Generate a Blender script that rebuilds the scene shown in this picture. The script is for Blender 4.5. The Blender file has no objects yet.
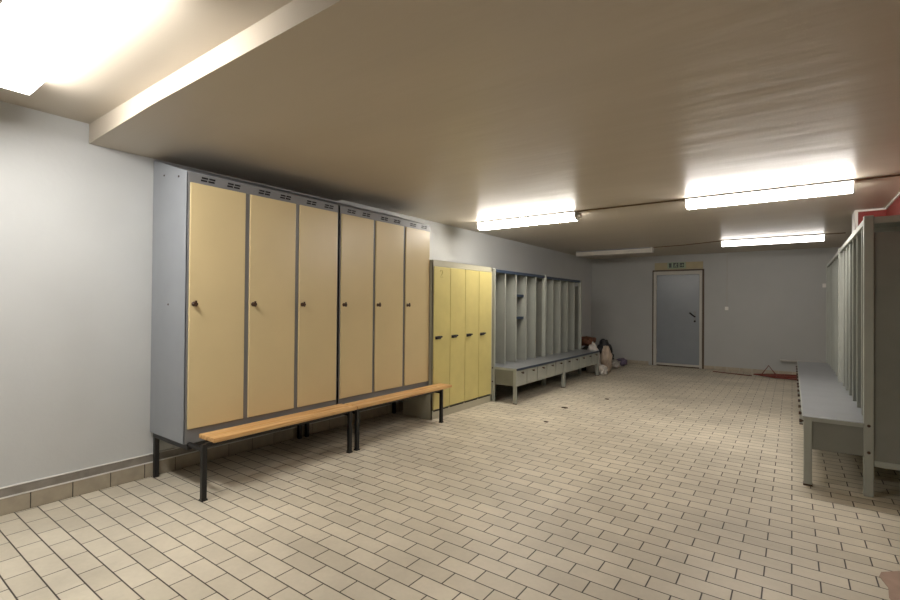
import bpy, bmesh, math, random
from mathutils import Vector, Matrix, noise
S = bpy.context.scene
COL = S.collection
PI = math.pi

# ------------------------------------------------------------ camera, world, exposure
yaw, pitch, roll = .6278, .0091, .0085
FPX = 471.46
fw = Vector((-math.sin(yaw)*math.cos(pitch), math.cos(yaw)*math.cos(pitch), math.sin(pitch)))
rt = Vector((math.cos(yaw), math.sin(yaw), 0)); up = rt.cross(fw)
r2 = rt*math.cos(roll) + up*math.sin(roll)
u2 = -rt*math.sin(roll) + up*math.cos(roll)
cd = bpy.data.cameras.new('camera'); cam = bpy.data.objects.new('camera', cd); COL.objects.link(cam)
M = Matrix((r2, u2, -fw)).transposed().to_4x4(); M.translation = Vector((4.317, 0, 1.45))
cam.matrix_world = M
cd.sensor_fit = 'HORIZONTAL'; cd.sensor_width = 36; cd.lens = FPX/900*36; cd.clip_start = .05
S.camera = cam
w = bpy.data.worlds.new('world'); S.world = w; w.use_nodes = True
w.node_tree.nodes['Background'].inputs[0].default_value = (.5, .48, .45, 1)
w.node_tree.nodes['Background'].inputs[1].default_value = .0
S.view_settings.view_transform = 'Standard'; S.view_settings.look = 'None'
S.view_settings.gamma = 1; S.view_settings.use_curve_mapping = False
S.view_settings.exposure = 0.9
L_NEAR, L_MID, L_RIGHT, L_FAR = 20.0, 24.0, 27.0, 5.0      # lamp strengths

# ------------------------------------------------------------ materials
def hexc(r, g, b):
    f = lambda c: (c/255/12.92) if c/255 <= .04045 else ((c/255+.055)/1.055)**2.4
    return (f(r), f(g), f(b), 1)
def mat(name, col, rough=.5, metal=0, spec=.5, var=.06, scale=6, bump=0, bscale=40, stretch=(1, 1, 1), dirt=0, emit=None, coat=0):
    m = bpy.data.materials.new(name); m.use_nodes = True; nt = m.node_tree; n = nt.nodes; L = nt.links
    b = n['Principled BSDF']; b.inputs['Roughness'].default_value = rough; b.inputs['Metallic'].default_value = metal
    b.inputs['Specular IOR Level'].default_value = spec; b.inputs['Coat Weight'].default_value = coat
    tc = n.new('ShaderNodeTexCoord'); mp = n.new('ShaderNodeMapping'); mp.inputs['Scale'].default_value = stretch
    L.new(tc.outputs['Object'], mp.inputs['Vector'])
    nz = n.new('ShaderNodeTexNoise'); nz.inputs['Scale'].default_value = scale; nz.inputs['Detail'].default_value = 5
    L.new(mp.outputs[0], nz.inputs['Vector'])
    rp = n.new('ShaderNodeMapRange'); rp.inputs['From Min'].default_value = .3; rp.inputs['From Max'].default_value = .7
    rp.inputs['To Min'].default_value = 1-var; rp.inputs['To Max'].default_value = 1+var
    L.new(nz.outputs['Fac'], rp.inputs['Value'])
    mx = n.new('ShaderNodeMix'); mx.data_type = 'RGBA'; mx.blend_type = 'MULTIPLY'; mx.inputs[0].default_value = 1
    mx.inputs[6].default_value = col; L.new(rp.outputs[0], mx.inputs[7])
    out = mx.outputs[2]
    if dirt:
        n2 = n.new('ShaderNodeTexNoise'); n2.inputs['Scale'].default_value = 1.3; n2.inputs['Detail'].default_value = 8
        L.new(mp.outputs[0], n2.inputs['Vector'])
        r_ = n.new('ShaderNodeMapRange'); r_.inputs['From Min'].default_value = .5; r_.inputs['From Max'].default_value = .8
        r_.inputs['To Min'].default_value = 0; r_.inputs['To Max'].default_value = dirt
        L.new(n2.outputs['Fac'], r_.inputs['Value'])
        m3 = n.new('ShaderNodeMix'); m3.data_type = 'RGBA'; L.new(r_.outputs[0], m3.inputs[0])
        L.new(out, m3.inputs[6]); m3.inputs[7].default_value = (col[0]*.45, col[1]*.42, col[2]*.38, 1); out = m3.outputs[2]
    L.new(out, b.inputs['Base Color'])
    if bump:
        nb = n.new('ShaderNodeTexNoise'); nb.inputs['Scale'].default_value = bscale; nb.inputs['Detail'].default_value = 3
        L.new(mp.outputs[0], nb.inputs['Vector'])
        bp = n.new('ShaderNodeBump'); bp.inputs['Strength'].default_value = bump; bp.inputs['Distance'].default_value = .02
        L.new(nb.outputs['Fac'], bp.inputs['Height']); L.new(bp.outputs[0], b.inputs['Normal'])
    if emit:
        b.inputs['Emission Color'].default_value = emit[0]; b.inputs['Emission Strength'].default_value = emit[1]
    return m
def floor_mat():
    m = bpy.data.materials.new('floor_tiles'); m.use_nodes = True; nt = m.node_tree; n = nt.nodes; L = nt.links
    b = n['Principled BSDF']
    tc = n.new('ShaderNodeTexCoord'); mp = n.new('ShaderNodeMapping'); mp.vector_type = 'POINT'
    mp.inputs['Location'].default_value = (-.03+.245*40, -1.0+.1215*40, 0)
    L.new(tc.outputs['Object'], mp.inputs['Vector'])
    br = n.new('ShaderNodeTexBrick'); br.offset = .5; br.offset_frequency = 2
    br.inputs['Scale'].default_value = 1; br.inputs['Brick Width'].default_value = .245; br.inputs['Row Height'].default_value = .1215
    br.inputs['Mortar Size'].default_value = .0042; br.inputs['Mortar Smooth'].default_value = .35; br.inputs['Bias'].default_value = 0
    br.inputs['Color1'].default_value = hexc(216, 207, 188); br.inputs['Color2'].default_value = hexc(203, 194, 175)
    br.inputs['Mortar'].default_value = hexc(72, 64, 55)
    L.new(mp.outputs[0], br.inputs['Vector'])
    nz = n.new('ShaderNodeTexNoise'); nz.inputs['Scale'].default_value = .9; nz.inputs['Detail'].default_value = 7; nz.inputs['Roughness'].default_value = .6
    L.new(tc.outputs['Object'], nz.inputs['Vector'])
    r1 = n.new('ShaderNodeMapRange'); r1.inputs['From Min'].default_value = .35; r1.inputs['From Max'].default_value = .68
    r1.inputs['To Min'].default_value = 1.06; r1.inputs['To Max'].default_value = .76
    L.new(nz.outputs['Fac'], r1.inputs['Value'])
    n2 = n.new('ShaderNodeTexNoise'); n2.inputs['Scale'].default_value = 38; n2.inputs['Detail'].default_value = 4
    L.new(tc.outputs['Object'], n2.inputs['Vector'])
    r2_ = n.new('ShaderNodeMapRange'); r2_.inputs['To Min'].default_value = .93; r2_.inputs['To Max'].default_value = 1.06
    L.new(n2.outputs['Fac'], r2_.inputs['Value'])
    mm = n.new('ShaderNodeMath'); mm.operation = 'MULTIPLY'; L.new(r1.outputs[0], mm.inputs[0]); L.new(r2_.outputs[0], mm.inputs[1])
    mx = n.new('ShaderNodeMix'); mx.data_type = 'RGBA'; mx.blend_type = 'MULTIPLY'; mx.inputs[0].default_value = 1
    L.new(br.outputs['Color'], mx.inputs[6]); L.new(mm.outputs[0], mx.inputs[7])
    L.new(mx.outputs[2], b.inputs['Base Color'])
    b.inputs['Roughness'].default_value = .48; b.inputs['Specular IOR Level'].default_value = .35
    bp = n.new('ShaderNodeBump'); bp.invert = True; bp.inputs['Strength'].default_value = .5; bp.inputs['Distance'].default_value = .003
    L.new(br.outputs['Fac'], bp.inputs['Height']); L.new(bp.outputs[0], b.inputs['Normal'])
    return m
def wood_mat():
    m = bpy.data.materials.new('varnished_pine'); m.use_nodes = True; nt = m.node_tree; n = nt.nodes; L = nt.links
    b = n['Principled BSDF']; b.inputs['Roughness'].default_value = .4
    tc = n.new('ShaderNodeTexCoord'); mp = n.new('ShaderNodeMapping'); mp.inputs['Scale'].default_value = (22, 1.3, 22)
    L.new(tc.outputs['Object'], mp.inputs['Vector'])
    nz = n.new('ShaderNodeTexNoise'); nz.inputs['Scale'].default_value = 1.6; nz.inputs['Detail'].default_value = 6; nz.inputs['Distortion'].default_value = 1
    L.new(mp.outputs[0], nz.inputs['Vector'])
    cr = n.new('ShaderNodeValToRGB'); cr.color_ramp.elements[0].position = .3; cr.color_ramp.elements[1].position = .7
    cr.color_ramp.elements[0].color = hexc(190, 138, 80); cr.color_ramp.elements[1].color = hexc(232, 192, 134)
    L.new(nz.outputs['Fac'], cr.inputs[0])
    vo = n.new('ShaderNodeTexVoronoi'); vo.inputs['Scale'].default_value = 1
    mp2 = n.new('ShaderNodeMapping'); mp2.inputs['Scale'].default_value = (9, 3.2, 9); L.new(tc.outputs['Object'], mp2.inputs['Vector'])
    L.new(mp2.outputs[0], vo.inputs['Vector'])
    r_ = n.new('ShaderNodeMapRange'); r_.inputs['From Min'].default_value = .05; r_.inputs['From Max'].default_value = .16
    r_.inputs['To Min'].default_value = .75; r_.inputs['To Max'].default_value = 0; L.new(vo.outputs['Distance'], r_.inputs['Value'])
    mx = n.new('ShaderNodeMix'); mx.data_type = 'RGBA'; L.new(r_.outputs[0], mx.inputs[0]); L.new(cr.outputs[0], mx.inputs[6])
    mx.inputs[7].default_value = hexc(140, 80, 38); L.new(mx.outputs[2], b.inputs['Base Color'])
    return m
def wall_mat(name, low, high=None, z=1.9):
    m = mat(name, low, .55, var=.03, scale=1.5, bump=.05, bscale=30, dirt=.08)
    if high:
        nt = m.node_tree; n = nt.nodes; L = nt.links; b = n['Principled BSDF']
        src = b.inputs['Base Color'].links[0].from_socket
        tc = n.new('ShaderNodeTexCoord'); sx = n.new('ShaderNodeSeparateXYZ'); L.new(tc.outputs['Object'], sx.inputs[0])
        g = n.new('ShaderNodeMath'); g.operation = 'GREATER_THAN'; g.inputs[1].default_value = z; L.new(sx.outputs['Z'], g.inputs[0])
        mx = n.new('ShaderNodeMix'); mx.data_type = 'RGBA'; g2 = n.new('ShaderNodeMath'); g2.operation = 'LESS_THAN'; g2.inputs[1].default_value = 8.1; L.new(sx.outputs['Y'], g2.inputs[0])
        g3 = n.new('ShaderNodeMath'); g3.operation = 'MULTIPLY'; L.new(g.outputs[0], g3.inputs[0]); L.new(g2.outputs[0], g3.inputs[1])
        L.new(g3.outputs[0], mx.inputs[0]); L.new(src, mx.inputs[6])
        mx.inputs[7].default_value = high; L.new(mx.outputs[2], b.inputs['Base Color'])
    return m
MW = wall_mat('painted_wall', hexc(194, 196, 196))
MWB = wall_mat('painted_back_wall', hexc(172, 173, 171))
MWR = wall_mat('painted_right_wall', hexc(180, 176, 170), hexc(134, 46, 36))
MRED = mat('red_paint', hexc(134, 42, 33), .5, var=.08)
MCEIL = mat('ceiling_paint', hexc(194, 184, 169), .38, spec=.28, var=.03, scale=.8, bump=.24, bscale=1.5, stretch=(.6, 3.0, 1), dirt=.05)
MFLOOR = floor_mat()
MSK = mat('skirting_tile', hexc(168, 158, 140), .4, var=.1, scale=14)
MGROUT = mat('grout', hexc(70, 62, 54), .8)
MLEDGE = mat('grey_ledge_paint', hexc(140, 134, 126), .55, var=.2, scale=12, dirt=.5)
MWHITE = mat('white_paint', hexc(225, 223, 218), .4)
MLOCK = mat('locker_grey_steel', hexc(142, 146, 152), .38, spec=.5, var=.03)
MDARKG = mat('locker_frame_grey', hexc(124, 125, 128), .35, var=.03)
MCREAM = mat('cream_door_enamel', hexc(212, 193, 149), .33, spec=.5, var=.02, scale=3)
MYELL = mat('yellow_door_enamel', hexc(208, 195, 128), .38, var=.05, scale=5)
MYFR = mat('beige_locker_frame', hexc(184, 180, 160), .42, var=.05)
MBLK = mat('black_steel', hexc(22, 22, 24), .38)
MSLOT = mat('dark_slot', hexc(14, 14, 16), .8)
MWOOD = wood_mat()
MKNOB = mat('dark_brown_knob', hexc(66, 44, 30), .35)
MCHROME = mat('worn_chrome', hexc(170, 165, 155), .25, metal=.9)
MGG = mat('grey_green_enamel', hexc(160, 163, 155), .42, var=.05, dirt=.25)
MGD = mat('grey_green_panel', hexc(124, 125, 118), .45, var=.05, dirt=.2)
MBG = mat('blue_grey_seat', hexc(128, 131, 134), .3, var=.08, dirt=.3)
MNAVY = mat('navy_edge', hexc(44, 58, 78), .4)
MDOORB = mat('blue_grey_door', hexc(124, 130, 137), .3, spec=.6, var=.03)
MFRAME = mat('door_frame_paint', hexc(182, 178, 170), .45)
MBROWN = mat('brown_door_surround', hexc(82, 66, 52), .6)
MBEIGE = mat('beige_plate', hexc(172, 160, 128), .6)
MSIGN = mat('exit_sign_green', hexc(8, 26, 16), .4)
MSIGNW = mat('exit_sign_pale', hexc(150, 168, 140), .4)
MCABLE = mat('painted_cable', hexc(112, 92, 72), .6)
MRUST = mat('rust_red_steel', hexc(108, 42, 28), .55, var=.2)
MPATCH = mat('bare_screed', hexc(168, 142, 126), .8, var=.12, scale=10)
WARM = (1.0, .945, .86, 1)
def lamp_mat(n, s, c=WARM): return mat(n, hexc(240, 240, 236), .3, emit=(c, s))
MOFF = mat('unlit_diffuser', hexc(205, 200, 192), .25)

# ------------------------------------------------------------ mesh helpers
def bm(): return bmesh.new()
def box(b, x0, x1, y0, y1, z0, z1):
    v = [b.verts.new((x, y, z)) for x in (x0, x1) for y in (y0, y1) for z in (z0, z1)]
    for q in ((0, 1, 3, 2), (4, 6, 7, 5), (0, 4, 5, 1), (2, 3, 7, 6), (0, 2, 6, 4), (1, 5, 7, 3)):
        b.faces.new([v[i] for i in q])
    return b
def prism(b, prof, axis, a, c):
    """prof: 2D outline; extruded along axis ('x' -> (y,z), 'y' -> (x,z), 'z' -> (x,y))."""
    def P(p, t): return {'x': (t, p[0], p[1]), 'y': (p[0], t, p[1]), 'z': (p[0], p[1], t)}[axis]
    A = [b.verts.new(P(p, a)) for p in prof]; B = [b.verts.new(P(p, c)) for p in prof]
    b.faces.new(A); b.faces.new(B[::-1]); k = len(prof)
    for i in range(k): b.faces.new((A[i], B[i], B[(i+1) % k], A[(i+1) % k]))
    return b
def tube(b, pts, r, seg=10, closed=False):
    pts = [Vector(p) for p in pts]; rings = []; n = len(pts)
    for i, p in enumerate(pts):
        d = (pts[min(i+1, n-1)]-pts[max(i-1, 0)]).normalized()
        a = d.cross(Vector((0, 0, 1)) if abs(d.z) < .9 else Vector((1, 0, 0))).normalized(); c = d.cross(a)
        rings.append([b.verts.new(p+(a*math.cos(t)+c*math.sin(t))*r) for t in [2*PI*k/seg for k in range(seg)]])
    for i in range(n-1):
        for k in range(seg): b.faces.new((rings[i][k], rings[i][(k+1) % seg], rings[i+1][(k+1) % seg], rings[i+1][k]))
    b.faces.new(rings[0][::-1]); b.faces.new(rings[-1])
    return b
def lathe(b, prof, o, axis='x', seg=16):
    """prof: list of (t along axis, radius)."""
    rings = []
    for t, r in prof:
        ring = []
        for k in range(seg):
            a = 2*PI*k/seg; c, s = r*math.cos(a), r*math.sin(a)
            p = {'x': (t, c, s), 'y': (c, t, s), 'z': (c, s, t)}[axis]
            ring.append(b.verts.new(Vector(o)+Vector(p)))
        rings.append(ring)
    for i in range(len(rings)-1):
        for k in range(seg): b.faces.new((rings[i][k], rings[i][(k+1) % seg], rings[i+1][(k+1) % seg], rings[i+1][k]))
    b.faces.new(rings[0][::-1]); b.faces.new(rings[-1])
    return b
def obj(name, b, m, parent=None, bevel=0, smooth=False, label=None, loc=None):
    bmesh.ops.recalc_face_normals(b, faces=b.faces)
    if loc is not None: bmesh.ops.translate(b, verts=b.verts, vec=-Vector(loc))
    me = bpy.data.meshes.new(name); b.to_mesh(me); b.free()
    me.materials.append(m)
    if smooth:
        for p in me.polygons: p.use_smooth = True
    o = bpy.data.objects.new(name, me); COL.objects.link(o)
    if loc is not None: o.location = loc
    if parent: o.parent = parent
    if bevel:
        md = o.modifiers.new('bevel', 'BEVEL'); md.width = bevel; md.segments = 2; md.limit_method = 'ANGLE'
    if label: o['label'] = label
    return o
def tag(o, label, cat, group=None):
    o['label'] = label; o['category'] = cat
    if group: o['group'] = group
    return o
def thing(name, label, cat, loc=(0, 0, 0), rz=0, group=None):
    o = bpy.data.objects.new(name, None); COL.objects.link(o); o.empty_display_size = .1
    o.location = loc; o.rotation_euler = (0, 0, rz); return tag(o, label, cat, group)
def struct(name, b, m, parent=None, bevel=0):
    o = obj(name, b, m, parent, bevel)
    if not parent: o['kind'] = 'structure'
    return o
def dup(root, loc, rz, label, group=None):
    r = root.copy(); COL.objects.link(r); r.location = loc; r.rotation_euler = (0, 0, rz); r['label'] = label
    if group: r['group'] = group
    for ch in list(root.children):
        c = ch.copy(); COL.objects.link(c); c.parent = r
        for g in ch.children:
            d = g.copy(); COL.objects.link(d); d.parent = c
    return r

# ------------------------------------------------------------ room shell
XR, YB, Y0 = 5.25, 12.33, -2.6
H1, H2, H3, YBM = 2.795, 2.676, 2.645, 1.27
struct('floor', box(bm(), -.15, XR+.15, Y0-.15, YB+.15, -.12, 0), MFLOOR)
struct('wall_left', box(bm(), -.15, 0, Y0-.15, YB+.15, 0, 3.0), MW)
struct('wall_back', box(bm(), 0, XR, YB, YB+.15, 0, 3.0), MWB)
struct('wall_right', box(bm(), XR, XR+.15, Y0-.15, YB+.15, 0, 3.0), MWR)
struct('wall_front', box(bm(), 0, XR, Y0-.15, Y0, 0, 3.0), MW)
b = bm()
box(b, 0, XR, Y0, YBM, H1, H1+.12)
box(b, 0, XR, YBM, YB, H2, H1+.12)
# slight sag of the slab over the tall lockers, fading out into the room
x1, ya, yb_ = 1.1, YBM, 3.67
v = [b.verts.new(p) for p in ((0, ya, H3), (x1, ya, H2), (0, ya, H2), (0, yb_, H3), (x1, yb_, H2), (0, yb_, H2))]
for q in ((0, 1, 2), (3, 5, 4), (0, 3, 4, 1), (0, 2, 5, 3), (1, 4, 5, 2)): b.faces.new([v[i] for i in q])
struct('ceiling', b, MCEIL)
# boxed-in red duct end above the right wardrobes
struct('trim_1', box(bm(), 4.97, XR, 7.80, 8.15, 2.24, H2), MRED)
b = bm()
box(b, 4.955, 4.985, 7.785, 7.80, 2.24, H2); box(b, 4.955, 4.97, 7.80, 8.15, 2.24, H2)
box(b, 4.985, XR, 7.785, 7.80, H2-.022, H2); box(b, XR-.015, XR, Y0, 7.785, H2-.022, H2)
struct('trim_2', b, MWHITE)
# tiled skirting, left wall: tile course, white strip painting the edge's glint, grey ledge
b = bm()
y = Y0; k = 0
y = .962-.239*15
while y < YB-.01:
    a, c = max(y+.003, Y0), min(y+.236, YB)
    if c > a: box(b, .0, .014, a, c, .002, .112)
    y += .239
struct('baseboard_left', b, MSK, bevel=.002)
struct('trim_3', box(bm(), 0, .009, Y0, YB, 0, .114), MGROUT)
struct('trim_4', box(bm(), 0, .016, Y0, YB, .114, .123), MWHITE)
struct('trim_5', box(bm(), 0, .010, Y0, YB, .123, .182), MLEDGE)
struct('trim_6', box(bm(), 0, .014, Y0, YB, .182, .189), MWHITE)
b = bm(); x = .02
while x < XR-.02:
    if not (1.30 < x < 2.64): box(b, x+.003, min(x+.236, XR), YB-.012, YB, .002, .085)
    x += .239
struct('baseboard_back', b, MSK, bevel=.002)
# missing tiles, bare screed at the lower right of the floor
b = bm()
prof = [(4.715, 3.50), (4.70, 3.44), (4.722, 3.33), (4.712, 3.22), (4.73, 3.10), (4.72, 2.95), (4.74, 2.7), (5.24, 2.7), (5.24, 3.57), (4.80, 3.575), (4.765, 3.545)]
prism(b, prof, 'z', 0, .003)
struct('floor_patch', b, MPATCH)

# ------------------------------------------------------------ door in the back wall
FY = YB
b = bm(); y1 = FY-.05
for a in ((1.565, 1.635, 0, 2.29), (2.57, 2.625, 0, 2.29), (1.635, 2.57, 2.205, 2.29), (1.635, 2.57, .03, .075)):
    box(b, a[0], a[1], y1, FY, a[2], a[3])
fr = struct('door_1', b, MFRAME, bevel=.006)
b = bm()
for a in ((1.535, 1.565, 0, 2.325), (2.625, 2.665, 0, 2.325), (1.565, 2.625, 2.29, 2.325), (1.565, 2.625, 0, .03)):
    box(b, a[0], a[1], FY-.02, FY, a[2], a[3])
obj('door_surround', b, MBROWN, fr, label='dark brown strip around the door frame')
obj('door_leaf', box(bm(), 1.637, 2.568, FY-.03, FY-.004, .078, 2.203), MDOORB, fr, bevel=.003)
b = bm(); lathe(b, [(-.006, .03), (0, .03)], (2.47, FY-.03, 1.22), 'y')
box(b, 2.45, 2.495, FY-.037, FY-.03, 1.10, 1.33)
obj('handle_plate', b, MDARKG, fr, bevel=.002)
b = bm(); tube(b, [(2.475, FY-.03, 1.21), (2.475, FY-.085, 1.21), (2.44, FY-.09, 1.24), (2.37, FY-.09, 1.30)], .017)
lathe(b, [(-.02, .022), (0, .022)], (2.475, FY-.035, 1.10), 'y')
obj('door_handle', b, MSLOT, fr, smooth=False)
for z in (.35, 1.9):
    obj('hinge', lathe(bm(), [(-.05, .01), (.05, .01)], (1.637, FY-.036, z), 'z', 10), MFRAME, fr)
struct('trim_7', box(bm(), 1.587, 2.640, FY-.03, FY, 2.33, 2.50), MBEIGE)
t = thing('exit_sign', 'small green emergency exit sign with running figure above the grey door', 'sign', (2.08, FY-.031, 2.425))
obj('sign_panel', box(bm(), -.20, .20, -.03, 0, -.075, .075), MSIGNW, t, bevel=.004)
b = bm()
box(b, -.165, -.105, -.034, -.03, -.05, .055)
obj('door_symbol', b, MSIGN, t)
b = bm()
box(b, -.07, .045, -.034, -.03, -.055, .06)
obj('figure_field', b, MSIGN, t)
b = bm()
Y = -.038
def limb(b, pts, r):
    for (ax, az), (cx_, cz) in zip(pts, pts[1:]):
        d = Vector((cx_-ax, cz-az)); n_ = Vector((-d.y, d.x)).normalized()*r
        prism(b, [(ax+n_.x, az+n_.y), (cx_+n_.x, cz+n_.y), (cx_-n_.x, cz-n_.y), (ax-n_.x, az-n_.y)], 'y', Y, Y+.004)
lathe(b, [(0, .0105), (.004, .0105)], (-.002, Y, .042), 'y', 12)
limb(b, [(-.008, .028), (-.016, -.008)], .008)
limb(b, [(-.008, .024), (.012, .012), (.026, .02)], .004); limb(b, [(-.008, .024), (-.032, .016), (-.042, -.002)], .004)
limb(b, [(-.015, -.008), (.006, -.022), (.004, -.045)], .005); limb(b, [(-.016, -.008), (-.028, -.028), (-.05, -.036)], .005)
obj('running_figure', b, MSIGNW, t)
b = bm(); box(b, .07, .165, -.034, -.03, -.05, .055)
obj('arrow_field', b, MSIGN, t)
b = bm(); limb(b, [(.082, .0), (.145, .0)], .006); limb(b, [(.128, .028), (.152, 0), (.128, -.028)], .006)
obj('arrow', b, MSIGNW, t)

# cable down the back wall ending in a small box
t = thing('wall_cable', 'thin cable running down the back wall to a small socket, right of the door', 'cable', (3.12, FY, 1.4))
obj('cord', tube(bm(), [(0, -.006, H2-1.4), (.003, -.006, .6), (0, -.006, .05)], .006, 6), MFRAME, t)
obj('socket_box', box(bm(), -.035, .035, -.035, 0, -.03, .05), MWHITE, t, bevel=.006)
tag(obj('wall_ledge', box(bm(), 4.11, 5.2, FY-.10, FY, .30, .33), MFRAME, bevel=.003, loc=(4.6, FY-.05, .31)),
    'low narrow ledge on the back wall behind the right bench', 'ledge')
t = thing('wall_switch', 'small pale switch on the back wall near the right wardrobes', 'switch', (4.86, FY, 1.90))
obj('switch_plate', box(bm(), -.04, .04, -.012, 0, -.04, .04), MWHITE, t, bevel=.004)
obj('rocker', box(bm(), -.02, .02, -.02, -.012, -.022, .022), MWHITE, t, bevel=.003)

# ------------------------------------------------------------ ceiling lamps
def lamp(name, label, x0, x1, y, zc, m, group='batten lamps on the ceiling', wd=.16, pm=None):
    t = thing(name, label, 'ceiling lamp', ((x0+x1)/2, y, zc), 0, group); h = (x1-x0)/2
    obj('mounting_plate', box(bm(), -h+.012, h-.012, -wd/2-.012, wd/2+.012, -.02, 0), pm or MDARKG, t)  # plate widened past the diffuser to shade the ceiling beside it
    a, c = wd/2, wd/2-.028
    p = [(-a, -.022), (-a, -.055), (-c, -.108), (c, -.108), (a, -.055), (a, -.022)]
    obj('diffuser', prism(bm(), p, 'x', -h+.012, h-.012), m, t)
    p2 = [(-a-.003, -.0), (-a-.003, -.056), (-c, -.112), (c, -.112), (a+.003, -.056), (a+.003, 0)]
    for s in (-1, 1):
        obj('end_cap', prism(bm(), p2, 'x', s*h-(.012 if s > 0 else 0), s*h+(.012 if s < 0 else 0)), MWHITE, t, bevel=.003)
    return t
lamp('batten_lamp', 'long bright tube lamp in the near left corner above the beam edge', .60, 2.15, .672, H1, lamp_mat('lit_diffuser_near', L_NEAR, (1, .97, .92, 1)), wd=.30, pm=MWHITE)
t2 = lamp('batten_lamp', 'lit tube lamp on the ceiling above the yellow lockers', .53, 2.04, 5.96, H2, lamp_mat('lit_diffuser_mid', L_MID))
obj('junction_cap', lathe(bm(), [(0, .034), (.035, .036), (.05, .03)], (.757, -.0, -.055), 'x', 14), MWHITE, t2)
lamp('batten_lamp', 'largest fully visible lit tube lamp, right half of the ceiling', 3.33, 4.80, 5.96, H2, lamp_mat('lit_diffuser_right', L_RIGHT, (1, .945, .89, 1)))
lamp('batten_lamp', 'lit tube lamp farthest to the right, near the back wall', 3.25, 4.76, 10.05, H2, lamp_mat('lit_diffuser_far', L_FAR, (1, .945, .89, 1)))
lamp('batten_lamp', 'unlit tube lamp on the ceiling in the far left corner', .33, 1.96, 10.45, H2, MOFF)
def cable(pts, label):
    o = obj('ceiling_cable', tube(bm(), pts, .009, 6), MCABLE, loc=pts[0]); return tag(o, label, 'cable', 'cables on the ceiling')
z = H2-.009
cable([(2.06, 5.90, z), (2.7, 5.905, z), (3.32, 5.90, z)], 'brown cable on the ceiling between the two nearer lit lamps')
cable([(4.81, 5.90, z), (XR, 5.89, z)], 'brown cable on the ceiling running right from the largest lamp')
cable([(1.98, 10.40, z), (2.6, 10.3, z), (3.24, 10.02, z)], 'faint cable on the ceiling between the two farthest lamps')
cable([(4.77, 9.98, z), (5.02, 9.98, z)], 'short cable stub right of the farthest lit lamp')

# ------------------------------------------------------------ tall cream lockers on bench stands
XF, XB = .61, .012
def tall_locker(loc, label):
    t = thing('tall_locker', label, 'locker', loc, 0, 'tall cream-doored lockers')
    W, z0, zt, zr = 1.462, .3726, 2.4426, 2.628
    D = XF-XB
    b = bm()
    prof = [(0, z0), (D, z0), (D, zt), (0, zr)]
    prism(b, prof, 'y', 0, .004); prism(b, prof, 'y', W-.004, W)          # sides
    prism(b, [(0, z0), (.004, z0), (.004, zr), (0, zr)], 'y', .004, W-.004)  # rear
    prism(b, [(0, zr), (0, zr-.006), (D, zt-.006), (D, zt)], 'y', .004, W-.004)   # roof
    box(b, .004, D, .004, W-.004, z0, z0+.006)                              # bottom
    obj('body', b, MLOCK, t)
    b = bm()
    fx0, fx1 = D-.02, D+.001
    zd0, zd1 = .482, 2.365
    box(b, fx0, fx1, 0, W, z0, zd0); box(b, fx0, fx1, 0, W, zd1, zt-.001)
    ys = [(.016, .462), (.504, .954), (.998, 1.446)]
    edges = [0]+[e for p in ys for e in p]+[W]
    for i in range(0, len(edges), 2): box(b, fx0, fx1, edges[i], edges[i+1], zd0, zd1)
    obj('front_frame', b, MDARKG, t, bevel=.002)
    for i, (a, c) in enumerate(ys):
        d = obj('door', box(bm(), D-.012, D+.014, a, c, zd0+.003, zd1-.003), MCREAM, t, bevel=.004)
        b = bm(); lathe(b, [(0, .019), (.004, .018), (.010, .010), (.022, .010), (.028, .017), (.036, .015)], (D+.014, a+.034, 1.436), 'x')
        box(b, D+.040, D+.052, a+.028, a+.040, 1.416, 1.462)
        kb = obj('knob', b, MKNOB, d)
        kb['label'] = 'dark brown turn knob'
        for q in (.08, .29):
            b = bm()
            for hf in (0, .058):
                for r_ in range(2):
                    yy = a+q+hf+r_*.006; zz = zd1+.022+r_*.021
                    box(b, D-.002, D+.0032, yy, yy+.048, zz, zz+.013)
            obj('vent_slots', b, MSLOT, t)
    for p in ((.20, 2.47), (.45, 2.425), (.30, 1.43)):
        obj('screw', lathe(bm(), [(-.004, .007), (0, .008)], (p[0], 0, p[1]), 'y', 10), MKNOB, t)
    return t
tall_locker((XB, 1.714, 0), 'tall locker with three cream doors nearest the camera, grey side showing')
tall_locker((XB, 3.200, 0), 'tall locker with three cream doors, beside the shorter yellow lockers')
def bench_stand(loc, L, label, feet, xr=.650):
    t = thing('bench_stand', label, 'bench', loc, 0, 'black stands with pine seats')
    xs, zs = .884, .4447
    xl = .852
    b = bm()
    for k in range(2):
        pwd = (xs-xr)/2; x0 = xr+k*pwd; box(b, x0, x0+pwd-.005, 0, L, zs-.032, zs)
    obj('seat', b, MWOOD, t, bevel=.005)
    for s, y in zip((0, 1), feet):
        # front leg, rear leg, side bar
        obj('leg', box(bm(), xl-.036, xl, y-.018, y+.018, 0, zs-.033), MBLK, t, bevel=.004)
        obj('leg', box(bm(), .035, .071, y-.018, y+.018, 0, .34), MBLK, t, bevel=.004)
        b = bm(); box(b, .035, .62, y-.02, y+.02, .33, .3715); box(b, .60, xl-.036, y-.012, y+.012, .355, .385)
        obj('side_bar', b, MBLK, t, bevel=.003)
        obj('foot', box(bm(), xl-.04, xl+.004, y-.022, y+.022, 0, .012), MBLK, t)
    y0, y1 = feet
    obj('cross_rail', box(bm(), .575, .605, y0, y1, .335, .371), MBLK, t, bevel=.003)
    obj('cross_rail', box(bm(), .04, .07, y0+.02, y1-.02, .335, .371), MBLK, t, bevel=.003)
    obj('seat_rail', box(bm(), .80, .835, y0+.02, y1-.02, zs-.062, zs-.033), MBLK, t, bevel=.003)
    return t
bench_stand((0, 1.800, 0), 1.405, 'black steel stand with pine bench seat under the nearest locker', (-.052, 1.355))
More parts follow.
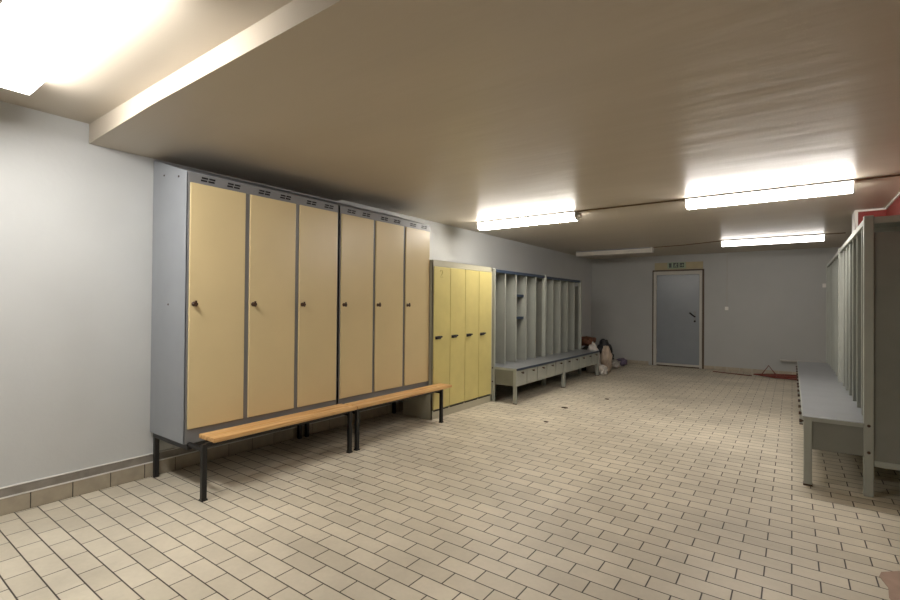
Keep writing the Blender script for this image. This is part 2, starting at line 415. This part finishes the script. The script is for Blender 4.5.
bench_stand((0, 3.215, 0), 1.585, 'black steel stand with pine bench seat ending before the yellow lockers', (.035, 1.42), xr=.680)

# ------------------------------------------------------------ yellow lockers
XY = .665
t = thing('yellow_locker', 'lower four-door locker with yellow doors and black handles', 'locker', (.18, 4.666, 0))
D, W, H = XY-.18, 1.445, 2.010
b = bm()
box(b, 0, D, 0, .006, 0, H-.001); box(b, 0, D, W-.03, W, 0, H-.001); box(b, 0, .006, .006, W-.03, 0, H-.001); box(b, .006, D, .006, W-.03, H-.007, H)
box(b, D-.02, D, 0, W, .0, .105); box(b, D-.02, D, 0, W, 1.935, H); box(b, D-.02, D, 0, .012, .105, 1.935)
obj('body', b, MYFR, t, bevel=.002)
dw = (W-.012-.03)/4
for i in range(4):
    a = .012+i*dw
    d = obj('door', box(bm(), D-.015, D+.010, a+.003, a+dw-.003, .118, 1.93), MYELL, t, bevel=.004)
    b = bm(); box(b, D+.010, D+.016, a+.025, a+.15, 1.005, 1.045)
    obj('handle_plate', b, MCHROME, d, bevel=.002)
    b = bm(); tube(b, [(D+.016, a+.05, 1.02), (D+.035, a+.05, 1.02), (D+.038, a+.075, 1.026), (D+.038, a+.135, 1.036)], .011, 8)
    lathe(b, [(0, .016), (.014, .014)], (D+.016, a+.05, 1.02), 'x')
    h = obj('handle', b, MSLOT, d); h['label'] = 'black lever handle'
    obj('plinth_slot', box(bm(), D-.001, D+.003, a+.02, a+dw-.02, .094, .106), MSLOT, t)
    if i == 0:
        pts = [(-.028, .028), (-.018, .044), (.004, .048), (.022, .038), (.024, .018), (.008, -.008), (-.026, -.04), (.03, -.04)]
        b = bm(); tube(b, [(D+.0105, a+.15+u, 1.84+v_) for u, v_ in pts], .004, 6)
        obj('painted_number', b, mat('faded_number_paint', hexc(178, 160, 92), .5), d)

# ------------------------------------------------------------ open wardrobes with bench and small bench lockers
def wardrobe(loc, rz, label, n, pitch, H, zs, railmat, shelf_at=None, B=.39, D=.42, pw=(.04, .04), group='open grey wardrobes with benches'):
    t = thing('wardrobe_bench', label, 'wardrobe', loc, rz, group)
    L = n*pitch; X = D+B
    obj('rear_panel', box(bm(), 0, .012, .02, L-.02, .24, H-.05), MGD, t)  # darker panel colour paints in the shade inside the compartments
    for s in (0, 1):
        wp = pw[s]; y = s*(L-wp)
        obj('post', box(bm(), D-.04, D+.02, y, y+wp, 0, H+.012), MGG, t, bevel=.006)
        obj('rear_post', box(bm(), 0, .04, y+.004, y+wp-.004, 0, H), MGG, t, bevel=.004)
        yp = .02 if s == 0 else L-.032
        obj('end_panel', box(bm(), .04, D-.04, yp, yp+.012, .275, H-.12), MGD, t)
        yr = .012 if s == 0 else L-.042
        obj('end_rail', box(bm(), .04, D-.04, yr, yr+.03, .235, .28), MGG, t, bevel=.003)
        obj('end_rail', box(bm(), .04, D-.04, yr, yr+.03, H-.05, H), MGG, t, bevel=.003)
        yo = 0 if s == 0 else L
        if (s == 0) == (rz == 0):
            for zz in (zs-.02, zs-.225):
                obj('bolt', lathe(bm(), [((-.006 if s == 0 else .006), .010), (0, .012)], (D-.01, yo, zz), 'y', 10), MKNOB, t)
        # bench leg and its apron
        obj('leg', box(bm(), X-.055, X, y+.001, y+wp-.001, 0, zs-.03), MGG, t, bevel=.005)
        ya_ = .016 if s == 0 else L-.024
        obj('bench_end_panel', box(bm(), D+.02, X-.055, ya_, ya_+.008, zs-.26, zs-.03), MGD, t)
        ye = -.004 if s == 0 else L-.002
        obj('end_trim', box(bm(), D+.022, X+.002, ye, ye+.006, zs-.036, zs-.004), MGG, t)
        obj('foot', box(bm(), X-.058, X+.003, y-.001, y+wp+.001, 0, .014), MKNOB, t)
    for k in range(1, n):
        y = k*pitch; b = bm()
        box(b, .012, D-.004, y-.004, y+.004, zs, H-.045)
        box(b, D-.010, D, y-.016, y+.012, zs, H-.045)
        obj('divider', b, MGG, t)
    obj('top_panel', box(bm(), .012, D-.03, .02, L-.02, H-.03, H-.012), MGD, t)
    obj('front_rail', box(bm(), D-.03, D+.012, pw[0], L-pw[1], H-.045, H), railmat, t, bevel=.003)
    b = bm(); q = .034
    prism(b, [(.012, q), (D+.02, q), (D+.02, 0), (X+.004, 0), (X+.004, L), (D+.02, L), (D+.02, L-q), (.012, L-q)], 'z', zs-.028, zs)
    obj('seat', b, MBG, t, bevel=.004)
    obj('seat_edge', box(bm(), X+.004, X+.009, .0, L, zs-.034, zs-.002), railmat if railmat is MNAVY else MGG, t)
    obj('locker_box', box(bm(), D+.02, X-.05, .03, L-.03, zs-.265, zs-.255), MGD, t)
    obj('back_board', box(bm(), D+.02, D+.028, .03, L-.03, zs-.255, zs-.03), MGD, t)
    for k in range(n):
        y = k*pitch
        a, c = y+.011, y+pitch-.011
        if k == 0: a = pw[0]+.004
        if k == n-1: c = L-pw[1]-.004
        d = obj('door', box(bm(), X-.035, X-.010, a, c, zs-.265, zs-.036), MGG, t, bevel=.003)
        kb = lathe(bm(), [(0, .007), (.016, .008), (.024, .016), (.038, .015)], (X-.010, y+pitch*.5, zs-.075), 'x', 12)
        ko = obj('knob', kb, MKNOB, d); ko['label'] = 'small dark knob'
    if shelf_at is not None:
        for zz in (1.24, 1.61):
            b = bm(); y = shelf_at*pitch
            box(b, .012, .37, y+.006, y+pitch-.006, zz, zz+.014); box(b, .36, .37, y+.006, y+pitch-.006, zz-.025, zz)
            obj('shelf', b, MNAVY, t)
            obj('bracket', prism(bm(), [(.02, zz-.09), (.03, zz-.09), (.27, zz-.012), (.27, zz), (.02, zz)], 'y', y+pitch-.03, y+pitch-.022), MBLK, t)
    return t
wardrobe((.27, 6.115, 0), 0, 'open grey wardrobe and bench beside the yellow lockers, two dark shelves', 5, .36, 1.985, .522, MNAVY, shelf_at=2, pw=(.03, .028))
wardrobe((.27, 7.927, 0), 0, 'open grey wardrobe and bench beside the heap of bags', 5, .36, 1.975, .520, MNAVY, pw=(.028, .05))
wardrobe((5.205, 7.315, 0), PI, 'open grey wardrobe and bench at the right edge, end panel facing the camera', 7, .3555, 2.150, .563, MGG, pw=(.028, .06))
wardrobe((5.205, 9.812, 0), PI, 'open grey wardrobe and bench on the right, towards the back wall', 7, .3555, 2.150, .548, MGG, pw=(.05, .028))

# ------------------------------------------------------------ heap of bags beyond the left bench
def blob(name, c, r, m, label, cat, seed, sq=1.0, lump=.32, top=None, zfloor=0, freq=2.2):
    b = bm(); bmesh.ops.create_icosphere(b, subdivisions=4, radius=1)
    for v in b.verts:
        p = v.co.copy(); q = Vector((math.copysign(abs(p.x)**sq, p.x), math.copysign(abs(p.y)**sq, p.y), math.copysign(abs(p.z)**sq, p.z)))
        n_ = noise.noise(p*freq+Vector((seed*7.1, seed*3.3, 0)))*lump + noise.noise(p*freq*3+Vector((0, seed*5, 1)))*lump*.45
        q *= (1+n_)
        if top is not None and q.z > .35:
            k = (q.z-.35)/.65; s = 1-min(k, 1)*(1-top); q.x *= s; q.y *= s
        v.co = Vector((q.x*r[0], q.y*r[1], q.z*r[2]+r[2]))
        if v.co.z < .012: v.co.z = .012*0
    o = obj(name, b, m, smooth=True); o.location = (c[0], c[1], zfloor)
    return tag(o, label, cat, 'bags and sacks heaped by the far left bench')
MBAGW = mat('white_plastic_bag', hexc(190, 184, 176), .4, var=.12, scale=12)
MBAGG = mat('dark_grey_bag', hexc(62, 62, 56), .5, var=.2, scale=9)
MBAGB = mat('black_bag', hexc(24, 25, 30), .45, var=.2)
MBAGR = mat('brown_sack', hexc(104, 66, 44), .6, var=.25, scale=10)
MBAGT = mat('patterned_sack', hexc(176, 158, 140), .55, var=.35, scale=7)
MBAGP = mat('purple_cloth', hexc(112, 100, 122), .6, var=.2)
blob('rubbish_bag', (.55, 10.42), (.20, .24, .25), MBAGG, 'dark grey bag at the back of the heap, under the brown sack', 'bag', 1, .75)
blob('paper_sack', (.55, 10.42), (.19, .19, .10), MBAGR, 'brown paper sack on top of the heap of bags', 'sack', 2, .7, .3, zfloor=.545)
blob('plastic_bag', (.84, 10.06), (.13, .13, .32), MBAGW, 'crumpled pale plastic bag leaning on the end of the left bench', 'bag', 3, .7, .3, top=.5)
blob('rubbish_bag', (.86, 10.75), (.15, .18, .33), MBAGB, 'black bag behind the patterned sack', 'bag', 4, .75, .25, top=.85)
blob('feed_sack', (1.05, 10.30), (.10, .13, .28), MBAGT, 'upright pale sack with brown pattern right of the bench end', 'sack', 5, .65, .3, top=.7)
blob('plastic_bag', (1.12, 9.86), (.08, .10, .10), MBAGW, 'small crumpled white bag on the floor in front of the pale sack', 'bag', 6, .7, .4)
blob('plastic_bag', (.98, 11.15), (.10, .12, .09), MBAGW, 'small white bag on the floor at the right end of the heap', 'bag', 7, .7, .4)
blob('backpack', (.66, 11.60), (.15, .16, .15), MBAGB, 'black backpack at the right end of the heap', 'bag', 8, .7, .25)
blob('cloth_bundle', (.98, 11.68), (.11, .16, .09), MBAGP, 'purple-grey cloth bundle beside the black backpack', 'cloth', 9, .75, .35)

# ------------------------------------------------------------ rust-red folded metal stand on the floor
t = thing('folded_metal_stand', 'rust-red folded metal stand lying on the floor beyond the right bench', 'stand', (4.05, 11.65, 0))
for pts, r in (([(-.38, .02, .05), (.0, -.10, .03), (.36, -.12, .03)], .014), ([(-.38, .02, .05), (0, .10, .07), (.36, .12, .08)], .014)):
    obj('side_tube', tube(bm(), pts, r, 8), MRUST, t)
for x in (.0, .16, .34): obj('cross_bar', tube(bm(), [(x, -.12, .03), (x, .12, .08)], .012, 8), MRUST, t)
obj('prop', tube(bm(), [(-.26, -.02, .03), (-.12, .02, .25), (.02, .06, .04)], .010, 8), MRUST, t)
obj('long_tube', tube(bm(), [(-.25, -.02, .05), (.38, -.02, .06)], .024, 10), MRUST, t)
tag(obj('floor_rod', tube(bm(), [(2.9, 11.9, .012), (3.64, 11.68, .012)], .010, 6), MRUST, loc=(3.3, 11.8, 0)),
    'thin dark rod on the floor left of the rust-red stand', 'rod')

# ------------------------------------------------------------ small debris on the floor
def crumb(x, y, r, seed, label):
    b = bm(); bmesh.ops.create_icosphere(b, subdivisions=2, radius=1)
    for v in b.verts:
        k = 1+.5*noise.noise(v.co*2+Vector((seed*9, 0, 0)))
        v.co = Vector((v.co.x*r*k, v.co.y*r*.6*k, max(0, v.co.z*r*.25*k+r*.15)))
    o = obj('dried_leaf', b, MKNOB, smooth=True); o.location = (x, y, 0)
    tag(o, label, 'leaf', 'bits of dirt on the floor')
crumb(1.72, 6.35, .045, 1, 'dark dried leaf on the floor in front of the nearer left wardrobe')
crumb(1.85, 5.45, .03, 2, 'dark dried leaf on the tiles, in line with the yellow lockers')
crumb(2.0, 7.35, .035, 3, 'dried leaf on the floor opposite the middle leg of the left bench')
